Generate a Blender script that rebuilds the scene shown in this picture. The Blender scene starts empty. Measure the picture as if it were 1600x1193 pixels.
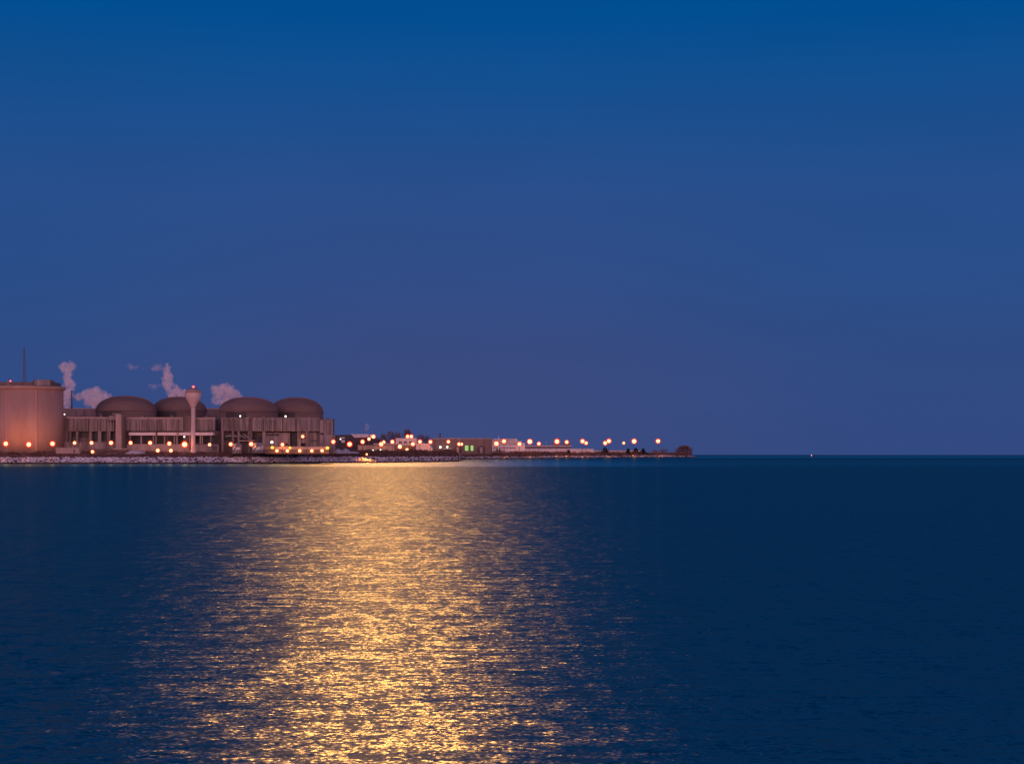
import bpy, math, random
import numpy as np
from mathutils import Vector, Matrix, noise as mnoise
R = random.Random(7)
scene = bpy.context.scene
col = scene.collection

# ------------------------------------------------------------------ camera model
CAM_Z = 7.73          # eye height above the lake, metres
F = 2640.0            # focal length in photo pixels (photo is 1600 wide)
EYE = 707.5           # photo row of the eye level
def PX(px, Y): return (px - 800.0) / F * Y
def PZ(py, Y): return CAM_Z - (py - EYE) / F * Y
def M(n, Y): return n * Y / F          # pixels -> metres at depth Y

cam_d = bpy.data.cameras.new('camera'); cam = bpy.data.objects.new('camera', cam_d); col.objects.link(cam)
cam.location = (0, 0, CAM_Z); cam.rotation_euler = (math.radians(90), 0, 0)
cam_d.sensor_width = 36.0; cam_d.lens = 36.0 * F / 1600.0
cam_d.shift_y = (EYE - 596.5) / 1600.0
cam_d.clip_start = 0.5; cam_d.clip_end = 40000
scene.camera = cam

# ------------------------------------------------------------------ materials
def new_mat(name):
    m = bpy.data.materials.new(name); m.use_nodes = True
    nt = m.node_tree; nt.nodes.clear()
    out = nt.nodes.new('ShaderNodeOutputMaterial')
    return m, nt, out
def N(nt, t, **kw):
    n = nt.nodes.new(t)
    for k, v in kw.items(): setattr(n, k, v)
    return n
def setin(n, **kw):
    for k, v in kw.items(): n.inputs[k.replace('_', ' ')].default_value = v
def math_n(nt, op, a, b=None, clamp=False):
    n = N(nt, 'ShaderNodeMath', operation=op); n.use_clamp = clamp
    for i, v in enumerate((a, b)):
        if v is None: continue
        if isinstance(v, (int, float)): n.inputs[i].default_value = v
        else: nt.links.new(v, n.inputs[i])
    return n.outputs[0]
def ramp(nt, src, stops, interp='LINEAR'):
    n = N(nt, 'ShaderNodeValToRGB'); n.color_ramp.interpolation = interp
    e = n.color_ramp.elements
    while len(e) < len(stops): e.new(0.5)
    for el, (p, c) in zip(e, stops):
        el.position = p; el.color = (c[0], c[1], c[2], 1) if not isinstance(c, (int, float)) else (c, c, c, 1)
    nt.links.new(src, n.inputs[0]); return n.outputs[0]
def surf(name, c1, c2, rough=0.8, scale=(0.3, 0.3, 0.06), metallic=0.0, detail=6, bump=0.0, lo=0.36, hi=0.66):
    """weathered surface: two colours mixed by a stretched noise (streaks when the z scale is small)"""
    m, nt, out = new_mat(name)
    b = N(nt, 'ShaderNodeBsdfPrincipled'); nt.links.new(b.outputs[0], out.inputs[0])
    geo = N(nt, 'ShaderNodeNewGeometry')
    mp = N(nt, 'ShaderNodeMapping'); mp.inputs['Scale'].default_value = scale
    nt.links.new(geo.outputs['Position'], mp.inputs['Vector'])
    nz = N(nt, 'ShaderNodeTexNoise'); setin(nz, Scale=1.0, Detail=detail, Roughness=0.62)
    nt.links.new(mp.outputs[0], nz.inputs['Vector'])
    nt.links.new(ramp(nt, nz.outputs[0], [(lo, c1), (hi, c2)]), b.inputs['Base Color'])
    setin(b, Roughness=rough, Metallic=metallic)
    if bump:
        bp = N(nt, 'ShaderNodeBump'); setin(bp, Strength=0.5, Distance=bump)
        nt.links.new(nz.outputs[0], bp.inputs['Height']); nt.links.new(bp.outputs[0], b.inputs['Normal'])
    return m
def glow(name, c, s):
    m, nt, out = new_mat(name)
    e = N(nt, 'ShaderNodeEmission'); e.inputs[0].default_value = (*c, 1); e.inputs[1].default_value = s
    nt.links.new(e.outputs[0], out.inputs[0]); return m
def halo_mat(name, c, s, clear):  # see-through glowing skin that imitates bloom around a bulb
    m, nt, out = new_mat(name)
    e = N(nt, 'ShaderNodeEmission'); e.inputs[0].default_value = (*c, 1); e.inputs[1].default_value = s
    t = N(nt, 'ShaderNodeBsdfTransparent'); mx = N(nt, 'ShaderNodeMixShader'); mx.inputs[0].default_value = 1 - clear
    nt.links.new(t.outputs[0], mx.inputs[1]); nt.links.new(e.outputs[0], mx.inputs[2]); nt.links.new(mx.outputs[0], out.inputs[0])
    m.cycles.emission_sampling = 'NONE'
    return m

MAT = dict(
    drum=surf('drum_concrete', (0.45, 0.275, 0.235), (0.56, 0.37, 0.31), 0.85, (0.09, 0.09, 0.02)),  # part of the red lamplight is put into this concrete's base colour
    conc=surf('weathered_concrete', (0.15, 0.125, 0.125), (0.42, 0.355, 0.345), 0.85, (0.45, 0.3, 0.035)),
    concl=surf('pale_concrete', (0.40, 0.31, 0.28), (0.52, 0.42, 0.38), 0.8, (0.25, 0.25, 0.06)),
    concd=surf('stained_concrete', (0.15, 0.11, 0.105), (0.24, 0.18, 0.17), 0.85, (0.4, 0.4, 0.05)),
    dome=surf('dome_cladding', (0.20, 0.135, 0.12), (0.27, 0.185, 0.165), 0.8, (0.05, 0.05, 0.12)),
    rear=surf('rear_cladding', (0.19, 0.15, 0.165), (0.25, 0.20, 0.215), 0.75, (0.2, 0.2, 0.02)),
    dark=surf('dark_opening', (0.016, 0.014, 0.018), (0.04, 0.034, 0.04), 0.5),
    pink=surf('water_tower_paint', (0.74, 0.55, 0.49), (0.84, 0.66, 0.58), 0.6, (0.3, 0.3, 0.05)),
    steel=surf('tank_steel', (0.50, 0.45, 0.44), (0.62, 0.57, 0.55), 0.35, (0.8, 0.8, 0.04), 0.5),
    pole=surf('painted_steel', (0.10, 0.09, 0.095), (0.16, 0.14, 0.14), 0.6),
    brown=surf('brown_cladding', (0.25, 0.18, 0.15), (0.31, 0.23, 0.20), 0.8, (0.25, 0.25, 0.03)),
    white=surf('white_cladding', (0.72, 0.65, 0.65), (0.84, 0.78, 0.78), 0.7, (0.2, 0.2, 0.08)),
    snow=surf('snow', (0.66, 0.64, 0.68), (0.82, 0.80, 0.83), 0.9, (0.5, 0.5, 0.5)),
    roofd=surf('dark_roofing', (0.06, 0.05, 0.06), (0.10, 0.085, 0.095), 0.8),
    green=surf('green_awning', (0.015, 0.05, 0.035), (0.03, 0.08, 0.06), 0.7),
    twig=surf('bare_twigs', (0.16, 0.105, 0.10), (0.27, 0.175, 0.16), 0.9, (0.4, 0.4, 0.4)),
    scrub=surf('winter_scrub', (0.085, 0.05, 0.046), (0.24, 0.14, 0.12), 0.9, (0.12, 0.12, 0.12)),
    needle=surf('conifer_needles', (0.022, 0.026, 0.022), (0.05, 0.045, 0.035), 0.9, (0.5, 0.5, 0.5)),
    bark=surf('bark', (0.05, 0.035, 0.03), (0.09, 0.06, 0.05), 0.9),
    buoyred=surf('buoy_paint', (0.35, 0.03, 0.03), (0.45, 0.05, 0.04), 0.5),
    sodium=glow('sodium_bulb', (1.0, 0.60, 0.27), 7.0),
    amber=glow('amber_bulb', (1.0, 0.36, 0.04), 3.4),
    cool=glow('white_bulb', (1.0, 0.86, 0.70), 3.0),
    red=glow('red_bulb', (1.0, 0.30, 0.30), 4.0),
    litgreen=glow('lit_window', (0.60, 0.95, 0.30), 0.66),
    halo_shell=halo_mat('amber_halo', (1.0, 0.035, 0.003), 1.3, 0.40),
    red_halo_shell=halo_mat('red_halo', (1.0, 0.02, 0.03), 0.9, 0.45),
)

# rock with snow and dark wet foot
def rock_mat():
    m, nt, out = new_mat('snowy_rock')
    b = N(nt, 'ShaderNodeBsdfPrincipled'); nt.links.new(b.outputs[0], out.inputs[0])
    geo = N(nt, 'ShaderNodeNewGeometry'); sp = N(nt, 'ShaderNodeSeparateXYZ'); nt.links.new(geo.outputs['Position'], sp.inputs[0])
    sn = N(nt, 'ShaderNodeSeparateXYZ'); nt.links.new(geo.outputs['Normal'], sn.inputs[0])
    nz = N(nt, 'ShaderNodeTexNoise'); setin(nz, Scale=0.45, Detail=4.0, Roughness=0.6); nt.links.new(geo.outputs['Position'], nz.inputs['Vector'])
    nb = N(nt, 'ShaderNodeTexNoise'); setin(nb, Scale=0.07, Detail=3.0); nt.links.new(geo.outputs['Position'], nb.inputs['Vector'])
    a = math_n(nt, 'MULTIPLY', sn.outputs[2], 0.34)
    a = math_n(nt, 'ADD', a, nz.outputs[0]); 
    a = math_n(nt, 'ADD', a, math_n(nt, 'MULTIPLY', math_n(nt, 'SUBTRACT', nb.outputs[0], 0.5), 0.6))
    snow = math_n(nt, 'MULTIPLY', math_n(nt, 'SUBTRACT', a, 0.56), 12.0, True)
    dry = math_n(nt, 'MULTIPLY', math_n(nt, 'SUBTRACT', sp.outputs[2], 0.9), 1.6, True)
    snow = math_n(nt, 'MULTIPLY', snow, dry)
    rock = ramp(nt, nz.outputs[0], [(0.35, (0.035, 0.026, 0.028)), (0.65, (0.11, 0.08, 0.08))])
    mx = N(nt, 'ShaderNodeMix', data_type='RGBA'); nt.links.new(snow, mx.inputs['Factor'])
    nt.links.new(rock, mx.inputs['A']); mx.inputs['B'].default_value = (0.84, 0.80, 0.83, 1)
    nt.links.new(mx.outputs['Result'], b.inputs['Base Color']); setin(b, Roughness=0.75)
    return m
MAT['rock'] = rock_mat()
def land_mat():
    m, nt, out = new_mat('winter_ground')
    b = N(nt, 'ShaderNodeBsdfPrincipled'); nt.links.new(b.outputs[0], out.inputs[0])
    geo = N(nt, 'ShaderNodeNewGeometry')
    n1 = N(nt, 'ShaderNodeTexNoise'); setin(n1, Scale=0.05, Detail=6.0); nt.links.new(geo.outputs['Position'], n1.inputs['Vector'])
    c = ramp(nt, n1.outputs[0], [(0.36, (0.10, 0.062, 0.055)), (0.54, (0.19, 0.125, 0.105)), (0.60, (0.26, 0.19, 0.17)), (0.66, (0.66, 0.60, 0.62))])
    nt.links.new(c, b.inputs['Base Color']); setin(b, Roughness=0.95)
    return m
MAT['land'] = land_mat()

# ------------------------------------------------------------------ mesh builder
class MB:
    def __init__(s): s.v = []; s.f = []; s.smooth = []
    def add(s, vs, fs, smooth=False):
        o = len(s.v); s.v += [tuple(v) for v in vs]; s.f += [tuple(i + o for i in f) for f in fs]; s.smooth += [smooth] * len(fs); return s
    def box(s, x0, x1, y0, y1, z0, z1):
        return s.add([(x0,y0,z0),(x1,y0,z0),(x1,y1,z0),(x0,y1,z0),(x0,y0,z1),(x1,y0,z1),(x1,y1,z1),(x0,y1,z1)],
                     [(0,3,2,1),(4,5,6,7),(0,1,5,4),(1,2,6,5),(2,3,7,6),(3,0,4,7)])
    def pbox(s, px0, px1, py_top, py_bot, Y, depth):
        """box whose front face covers these photo pixels at depth Y"""
        return s.box(PX(px0, Y), PX(px1, Y), Y, Y + depth, PZ(py_bot, Y), PZ(py_top, Y))
    def prism(s, pts, y0, y1):
        """outline in (x, z), counter-clockwise seen from the front, extruded from y0 to y1"""
        n = len(pts)
        return s.add([(x, y0, z) for x, z in pts] + [(x, y1, z) for x, z in pts],
                     [tuple(range(n)), tuple(range(2*n-1, n-1, -1))] + [((i+1) % n, i, i+n, (i+1) % n + n) for i in range(n)])
    def lathe(s, cx, cy, prof, seg=48, smooth=True):
        vs = []; fs = []
        for r, z in prof:
            for k in range(seg):
                a = 2 * math.pi * k / seg; vs.append((cx + r*math.cos(a), cy + r*math.sin(a), z))
        for i in range(len(prof) - 1):
            for k in range(seg):
                fs.append((i*seg+k, i*seg+(k+1) % seg, (i+1)*seg+(k+1) % seg, (i+1)*seg+k))
        s.add(vs, fs, smooth)
        o = len(s.v) - len(vs)
        for i, flip in ((0, True), (len(prof)-1, False)):
            if prof[i][0] > 1e-3:
                c = [o + i*seg + k for k in range(seg)]
                s.f.append(tuple(reversed(c)) if flip else tuple(c)); s.smooth.append(False)
        return s
    def tube(s, p, q, r, r2=None, seg=6):
        p, q = Vector(p), Vector(q); d = (q - p).normalized(); r2 = r if r2 is None else r2
        a = d.orthogonal().normalized(); b = d.cross(a); vs = []
        for c, rr in ((p, r), (q, r2)):
            for k in range(seg):
                t = 2*math.pi*k/seg; vs.append(c + (a*math.cos(t) + b*math.sin(t))*rr)
        return s.add(vs, [(k, (k+1) % seg, seg+(k+1) % seg, seg+k) for k in range(seg)] + [tuple(range(seg-1, -1, -1)), tuple(range(seg, 2*seg))], False)
    def ball(s, c, rx, ry=None, rz=None, seg=12, rings=8):
        ry = ry or rx; rz = rz or rx; vs = [(c[0], c[1], c[2]-rz)]; fs = []
        for i in range(1, rings):
            t = math.pi*i/rings
            for k in range(seg):
                a = 2*math.pi*k/seg; vs.append((c[0]+rx*math.sin(t)*math.cos(a), c[1]+ry*math.sin(t)*math.sin(a), c[2]-rz*math.cos(t)))
        vs.append((c[0], c[1], c[2]+rz)); top = len(vs)-1
        for k in range(seg):
            fs.append((0, 1+(k+1) % seg, 1+k)); fs.append((top, top-seg+k, top-seg+(k+1) % seg))
        for i in range(rings-2):
            for k in range(seg):
                a = 1+i*seg; fs.append((a+k, a+(k+1) % seg, a+seg+(k+1) % seg, a+seg+k))
        return s.add(vs, fs, True)
    def build(s, name, mat, parent=None, bevel=0):
        me = bpy.data.meshes.new(name)
        off = Vector((0, 0, 0)); p = parent
        while p is not None: off += p.location; p = p.parent
        me.from_pydata([(x-off.x, y-off.y, z-off.z) for x, y, z in s.v], [], s.f)
        me.polygons.foreach_set('use_smooth', s.smooth); me.materials.append(MAT[mat] if isinstance(mat, str) else mat); me.update()
        o = bpy.data.objects.new(name, me); col.objects.link(o)
        if parent is not None: o.parent = parent
        if bevel:
            b = o.modifiers.new('bevel', 'BEVEL'); b.width = bevel; b.segments = 1; b.limit_method = 'ANGLE'
        return o
def tag(o, label=None, cat=None, group=None, kind=None):
    for k, v in (('label', label), ('category', cat), ('group', group), ('kind', kind)):
        if v: o[k] = v
    return o
def thing(name, loc, label, cat, group=None):
    o = bpy.data.objects.new(name, None); o.empty_display_size = 1; col.objects.link(o); o.location = loc
    return tag(o, label, cat, group)

# ------------------------------------------------------------------ terrain
SHORE = [(-260, 1200), (0, 1200), (300, 1200), (420, 1262), (480, 1292), (600, 1334), (680, 1440), (714, 1534), (722, 1900), (726, 2040), (780, 2200), (840, 2400), (960, 2750), (1085, 3140)]
def shore(px):
    for (a, ya), (b, yb) in zip(SHORE, SHORE[1:]):
        if px <= b: return ya + (yb-ya)*max(0.0, (px-a)/(b-a))
    return SHORE[-1][1]
def lerp(a, b, t): return a + (b-a)*max(0.0, min(1.0, t))
def tipf(px): return max(0.02, min(1.0, (1088-px)/40.0))**0.6
def spit(px): return max(0.0, min(1.0, (px-712)/14.0))
def profile(px):
    s = spit(px); t = tipf(px)
    w = lerp(800, 640, s)*(0.12+0.88*max(0.0, min(1.0, (1075-px)/120.0)))
    return [(-14, -2.0), (0, 0.0), (9, lerp(3.3, 2.1, s)*t), (15, lerp(4.1, 2.9, s)*t), (34, lerp(7.9, 4.6, s)*t), (60, lerp(8.3, 5.0, s)*t),
            (w*0.5, lerp(8.4, 5.2, s)*t), (w, lerp(8.4, 5.0, s)*t), (w+25, -2.0)]
def ground(px, Y):
    d = Y - shore(px); pr = profile(px)
    for (a, za), (b, zb) in zip(pr, pr[1:]):
        if d <= b: return za + (zb-za)*max(0.0, (d-a)/(b-a))
    return pr[-2][1]
mb = MB(); cols = [-260 + 12*i for i in range(81)] + [701, 706, 710, 714, 717, 720, 723, 726, 732, 740] + [752 + 12*i for i in range(28)] + [1082, 1086, 1090]
vs = []; K = len(profile(0))
for px in cols:
    for j, (d, z) in enumerate(profile(px)):
        Y = shore(px)+d; jit = mnoise.noise(Vector((px*0.21, d*0.3, 0)))*(0.35 if 0 < j < K-1 else 0)
        vs.append((PX(px, Y), Y, z+jit))
mb.add(vs, [(i*K+j, (i+1)*K+j, (i+1)*K+j+1, i*K+j+1) for i in range(len(cols)-1) for j in range(K-1)], True)
tag(mb.build('land', 'land'), kind='structure', label='low winter lakeshore land with brown soil and snow patches')

# lake bed is not seen; the lake itself reaches the horizon
def lake():
    m, nt, out = new_mat('lake_water')
    geo = N(nt, 'ShaderNodeNewGeometry'); sp = N(nt, 'ShaderNodeSeparateXYZ'); nt.links.new(geo.outputs['Position'], sp.inputs[0])
    total = None
    for i, (wl, amp, ax) in enumerate(WAVES):
        mp = N(nt, 'ShaderNodeMapping'); mp.inputs['Scale'].default_value = (ax/wl, 1.0/wl, 1); mp.inputs['Location'].default_value = (13.7*i, 5.1*i, 2.3*i)
        mp.inputs['Rotation'].default_value = (0, 0, 0.12*(i % 3 - 1))
        nt.links.new(geo.outputs['Position'], mp.inputs['Vector'])
        nz = N(nt, 'ShaderNodeTexNoise'); setin(nz, Scale=1.0, Detail=1.5, Roughness=0.5); nt.links.new(mp.outputs[0], nz.inputs['Vector'])
        v = N(nt, 'ShaderNodeVectorMath', operation='SUBTRACT'); nt.links.new(nz.outputs['Color'], v.inputs[0]); v.inputs[1].default_value = (0.5, 0.5, 0.5)
        w = N(nt, 'ShaderNodeVectorMath', operation='SCALE'); nt.links.new(v.outputs[0], w.inputs[0]); w.inputs['Scale'].default_value = amp
        if total is None: total = w.outputs[0]
        else:
            a = N(nt, 'ShaderNodeVectorMath', operation='ADD'); nt.links.new(total, a.inputs[0]); nt.links.new(w.outputs[0], a.inputs[1]); total = a.outputs[0]
    # gusts: broad patches where the ripples are stronger or weaker
    mp = N(nt, 'ShaderNodeMapping'); mp.inputs['Scale'].default_value = (0.006, 0.018, 1); nt.links.new(geo.outputs['Position'], mp.inputs['Vector'])
    gz = N(nt, 'ShaderNodeTexNoise'); setin(gz, Scale=1.0, Detail=3.0); nt.links.new(mp.outputs[0], gz.inputs['Vector'])
    gust = math_n(nt, 'ADD', math_n(nt, 'MULTIPLY', gz.outputs[0], 0.7), 0.65)
    # the water is calmer in the lee of the shore
    lee = N(nt, 'ShaderNodeMapRange'); lee.interpolation_type = 'SMOOTHSTEP'
    nt.links.new(sp.outputs[1], lee.inputs[0]); setin(lee, From_Min=LEE[0], From_Max=LEE[1], To_Min=1.0, To_Max=LEE[2])
    far = N(nt, 'ShaderNodeMapRange'); far.interpolation_type = 'SMOOTHSTEP'
    nt.links.new(sp.outputs[1], far.inputs[0]); setin(far, From_Min=1500.0, From_Max=1900.0, To_Min=0.0, To_Max=1.0)
    leef = math_n(nt, 'MAXIMUM', lee.outputs[0], far.outputs[0])
    s = N(nt, 'ShaderNodeVectorMath', operation='SCALE'); nt.links.new(total, s.inputs[0]); nt.links.new(math_n(nt, 'MULTIPLY', gust, leef), s.inputs['Scale'])
    sv = N(nt, 'ShaderNodeSeparateXYZ'); nt.links.new(s.outputs[0], sv.inputs[0])
    cb = N(nt, 'ShaderNodeCombineXYZ'); nt.links.new(math_n(nt, 'MULTIPLY', sv.outputs[0], 0.80), cb.inputs[0]); nt.links.new(math_n(nt, 'MULTIPLY', sv.outputs[1], 1.22), cb.inputs[1]); cb.inputs[2].default_value = 1.0
    nn = N(nt, 'ShaderNodeVectorMath', operation='NORMALIZE'); nt.links.new(cb.outputs[0], nn.inputs[0])
    body = N(nt, 'ShaderNodeBsdfDiffuse'); body.inputs['Color'].default_value = WBASE
    gl = N(nt, 'ShaderNodeBsdfGlossy'); gl.distribution = 'BECKMANN'; gl.inputs['Color'].default_value = WTINT; gl.inputs['Roughness'].default_value = WROUGH
    fr = N(nt, 'ShaderNodeFresnel'); fr.inputs['IOR'].default_value = 1.333
    nt.links.new(nn.outputs[0], gl.inputs['Normal']); nt.links.new(nn.outputs[0], fr.inputs['Normal'])
    g2 = N(nt, 'ShaderNodeBsdfGlossy'); g2.distribution = 'BECKMANN'; g2.inputs['Color'].default_value = WTINT; g2.inputs['Roughness'].default_value = WSHARP
    nt.links.new(nn.outputs[0], g2.inputs['Normal'])
    gm = N(nt, 'ShaderNodeMixShader'); gm.inputs[0].default_value = 0.52; nt.links.new(gl.outputs[0], gm.inputs[1]); nt.links.new(g2.outputs[0], gm.inputs[2])
    # smooth slicks mirror more of the light: one in the lee of the shore, one far out
    lee_x = N(nt, 'ShaderNodeMapRange'); lee_x.interpolation_type = 'SMOOTHSTEP'; nt.links.new(sp.outputs[0], lee_x.inputs[0]); setin(lee_x, From_Min=-40.0, From_Max=160.0, To_Min=1.0, To_Max=0.12)
    far_y = math_n(nt, 'DIVIDE', sp.outputs[1], 5000.0)
    slick = math_n(nt, 'MULTIPLY', ramp(nt, far_y, [(0.0, 0.0), (0.182, 0.0), (0.212, 1.0), (0.30, 1.0), (0.40, 0.0)]), lee_x.outputs[0])
    slick = math_n(nt, 'ADD', slick, ramp(nt, far_y, [(0.54, 0.0), (0.64, 0.7), (0.76, 0.7), (0.86, 0.0)]))
    gain = math_n(nt, 'ADD', math_n(nt, 'MULTIPLY', slick, 1.0), 0.74)
    fp = math_n(nt, 'POWER', fr.outputs[0], 1.3)
    soft = math_n(nt, 'DIVIDE', fp, math_n(nt, 'ADD', math_n(nt, 'MULTIPLY', fp, 1.2), 1.0))
    mx = N(nt, 'ShaderNodeMixShader'); nt.links.new(math_n(nt, 'MULTIPLY', soft, gain), mx.inputs[0])
    nt.links.new(body.outputs[0], mx.inputs[1]); nt.links.new(gm.outputs[0], mx.inputs[2]); nt.links.new(mx.outputs[0], out.inputs[0])
    return m
WAVES = [(60.0, 0.03, 24.0), (20.0, 0.06, 16.0), (8.0, 0.10, 9.0), (3.0, 0.17, 3.2), (0.9, 0.28, 0.5), (0.65, 0.24, 0.16), (0.34, 0.44, 0.8), (0.12, 0.60, 0.85)]
LEE = (950.0, 1230.0, 0.75)
WROUGH = 0.335
WSHARP = 0.21
WBASE = (0.0, 0.006, 0.020, 1)
WTINT = (0.40, 0.98, 0.94, 1)
MAT['lake'] = lake()
mb = MB(); rings = [2, 60, 160, 400, 900, 1600, 2600, 4200, 7290]; seg = 96
vs = [(r*math.sin(2*math.pi*k/seg), r*math.cos(2*math.pi*k/seg), 0) for r in rings for k in range(seg)]
fs = [(i*seg+k, i*seg+(k+1) % seg, (i+1)*seg+(k+1) % seg, (i+1)*seg+k) for i in range(len(rings)-1) for k in range(seg)]
fs = [tuple(reversed(f)) for f in fs] + [tuple(range(seg-1, -1, -1))]
mb.add(vs, fs); tag(mb.build('water', 'lake'), kind='structure', label='dark blue rippled lake with a golden moon glitter path')

# ------------------------------------------------------------------ riprap and scrub (uncountable)
ico = None
def ico_unit():
    t = (1+5**0.5)/2
    v = np.array([(-1,t,0),(1,t,0),(-1,-t,0),(1,-t,0),(0,-1,t),(0,1,t),(0,-1,-t),(0,1,-t),(t,0,-1),(t,0,1),(-t,0,-1),(-t,0,1)], float)
    f = np.array([(0,11,5),(0,5,1),(0,1,7),(0,7,10),(0,10,11),(1,5,9),(5,11,4),(11,10,2),(10,7,6),(7,1,8),(3,9,4),(3,4,2),(3,2,6),(3,6,8),(3,8,9),(4,9,5),(2,4,11),(6,2,10),(8,6,7),(9,8,1)])
    return v/np.linalg.norm(v[0]), f
IV, IF = ico_unit()
rng = np.random.default_rng(5)
def mesh_np(name, V, Fq, mat, smooth=False):
    me = bpy.data.meshes.new(name); n = Fq.shape[1]
    me.vertices.add(len(V)); me.vertices.foreach_set('co', V.astype(np.float32).ravel())
    me.loops.add(Fq.size); me.loops.foreach_set('vertex_index', Fq.astype(np.int32).ravel())
    me.polygons.add(len(Fq)); me.polygons.foreach_set('loop_start', np.arange(0, Fq.size, n, dtype=np.int32))
    me.update(calc_edges=True); me.validate()
    me.materials.append(MAT[mat]); o = bpy.data.objects.new(name, me); col.objects.link(o); return o
def rocks(n, px0, px1, size, dmax, zf):
    Vs = []
    for i in range(n):
        px = px0 + (px1-px0)*R.random(); d = -1 + (dmax+1)*R.random()
        Y = shore(px)+d; g = ground(px, Y) if d > 0 else 0.0
        r = size*(0.5 + R.random()**2*1.3)
        v = IV*(1+0.35*(rng.random((12, 1))-0.5))
        q = Matrix.Rotation(R.random()*6.28, 3, 'Z') @ Matrix.Rotation(R.uniform(-.5, .5), 3, 'X')
        v = v*np.array([r*1.15, r, r*0.72]); v = v @ np.array(q).T
        Vs.append(v + np.array([PX(px, Y), Y, g + r*0.18 + R.uniform(-.2, .35)*zf]))
    return Vs
Vs = rocks(7500, -140, 714, 0.9, 12.5, 0.8) + rocks(2600, 712, 1086, 1.15, 14, 0.8)
V = np.concatenate(Vs); Fq = np.concatenate([IF + 12*i for i in range(len(Vs))])
tag(mesh_np('riprap_rocks', V, Fq, 'rock'), 'snow dusted grey boulders piled along the waterline of the shore', 'riprap', kind='stuff')

def scrub(n, px0, px1, d0, d1, h0, h1):
    V = []; Fq = []
    for i in range(n):
        px = px0 + (px1-px0)*R.random(); d = d0 + (d1-d0)*R.random()
        dens = mnoise.noise(Vector((px*0.035, 3.1, 0)))*0.5+0.5
        if R.random() > 0.25+0.9*dens: continue
        Y = shore(px)+d; g = ground(px, Y); x = PX(px, Y)
        h = lerp(h0, h1, R.random()**1.5)*(0.5+0.8*dens)
        for k in range(7):
            a = R.random()*6.28; l = h*R.uniform(.5, 1.1); w = h*R.uniform(.05, .12); lean = R.uniform(.1, .6)
            bx, by = x+R.uniform(-1, 1)*h*.5, Y+R.uniform(-1, 1)*h*.5
            tx, ty, tz = bx+math.cos(a)*l*lean, by+math.sin(a)*l*lean, g+l
            o = len(V); V += [(bx-w, by, g-.3), (bx+w, by, g-.3), (tx+w*.35, ty, tz), (tx-w*.35, ty, tz)]; Fq.append((o, o+1, o+2, o+3))
    return V, Fq
V, Fq = [], []
for a in ((3400, -140, 540, 15, 40, 0.8, 2.4), (1900, 540, 716, 15, 44, 1.2, 3.4), (5200, 722, 1076, 12, 60, 2.2, 6.5)):
    v, f = scrub(*a); o = len(V); V += v; Fq += [tuple(i+o for i in q) for q in f]
tag(mesh_np('bank_scrub', np.array(V), np.array(Fq), 'scrub'), 'tangled brown winter scrub covering the bank above the rocks', 'scrub', kind='stuff')

# ------------------------------------------------------------------ vacuum building
YV = 1258.0
cx = PX(43, YV); rv = M(54.5, YV); gz = 8.0
vb = thing('drum_building', (cx, YV, gz), 'huge round concrete drum building with flat overhanging roof rim, lit red by lamps', 'building')
mb = MB(); zt = PZ(609, YV)
mb.lathe(cx, YV, [(rv, gz-0.5), (rv, zt)], 96); mb.build('drum_wall', 'drum', vb)
mb = MB()
mb.lathe(cx, YV, [(rv+0.05, zt-0.5), (rv+1.7, zt+0.3), (rv+1.9, zt+1.6), (rv+1.2, zt+2.3), (rv-3, zt+2.5), (0.0, zt+2.9)], 96); mb.build('roof_rim', 'drum', vb)
for px in (25.5, -3, 70):       # buttress seams up the wall
    x = PX(px, YV); y = YV - math.sqrt(max(0, rv*rv-(x-cx)**2))
    mb = MB(); mb.box(x-0.5, x+0.5, y-0.45, y+1.5, gz-0.5, zt-0.6); mb.build('buttress', 'drum', vb)
mb = MB(); z1 = PZ(604, YV)-0.4
mb.box(PX(-8, YV), PX(87, YV), YV-12, YV+14, z1, PZ(597.5, YV)); mb.build('roof_deck', 'concd', vb)
mb = MB(); mb.box(PX(60, YV), PX(86.5, YV), YV-14, YV-2, PZ(603, YV), PZ(594.2, YV)); mb.build('roof_hut', 'conc', vb, .2)
mb = MB(); x = PX(28, YV); z = PZ(604.6, YV)
mb.prism([(x-1.5, z), (x+2.0, z), (x+0.2, z+3.2), (x-0.9, z+3.4)], YV-rv+2, YV-rv+6); mb.build('roof_hatch', 'brown', vb)
mb = MB(); mb.tube((PX(24, YV), YV-15, PZ(600, YV)), (PX(24, YV), YV-15, PZ(589, YV)), .22); mb.build('vent_pipe', 'pole', vb)
# lattice mast on its roof
mx, mz = PX(40, YV), PZ(597.5, YV)
mt = thing('lattice_mast', (mx, YV-4, mz), 'tall tapering lattice radio mast standing on the drum roof', 'mast')
mb = MB(); H = PZ(537, YV)-mz
def legp(k, t): a = 2*math.pi*k/3+.3; r = lerp(1.45, 0.12, t); return (mx+r*math.cos(a), YV-4+r*math.sin(a), mz+H*t)
for k in range(3): mb.tube(legp(k, 0), legp(k, 0.86), .26, .2, 5)
mb.build('mast_legs', 'pole', mt)
mb = MB()
for i in range(14):
    for k in range(3): mb.tube(legp(k, i/16), legp((k+1) % 3, (i+1)/16), .1, .1, 4)
mb.build('lattice_bracing', 'pole', mt)
mb = MB(); mb.tube(legp(0, .84), (mx, YV-4, mz+H), .2, .08, 5); mb.build('aerial', 'pole', mt)

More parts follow.
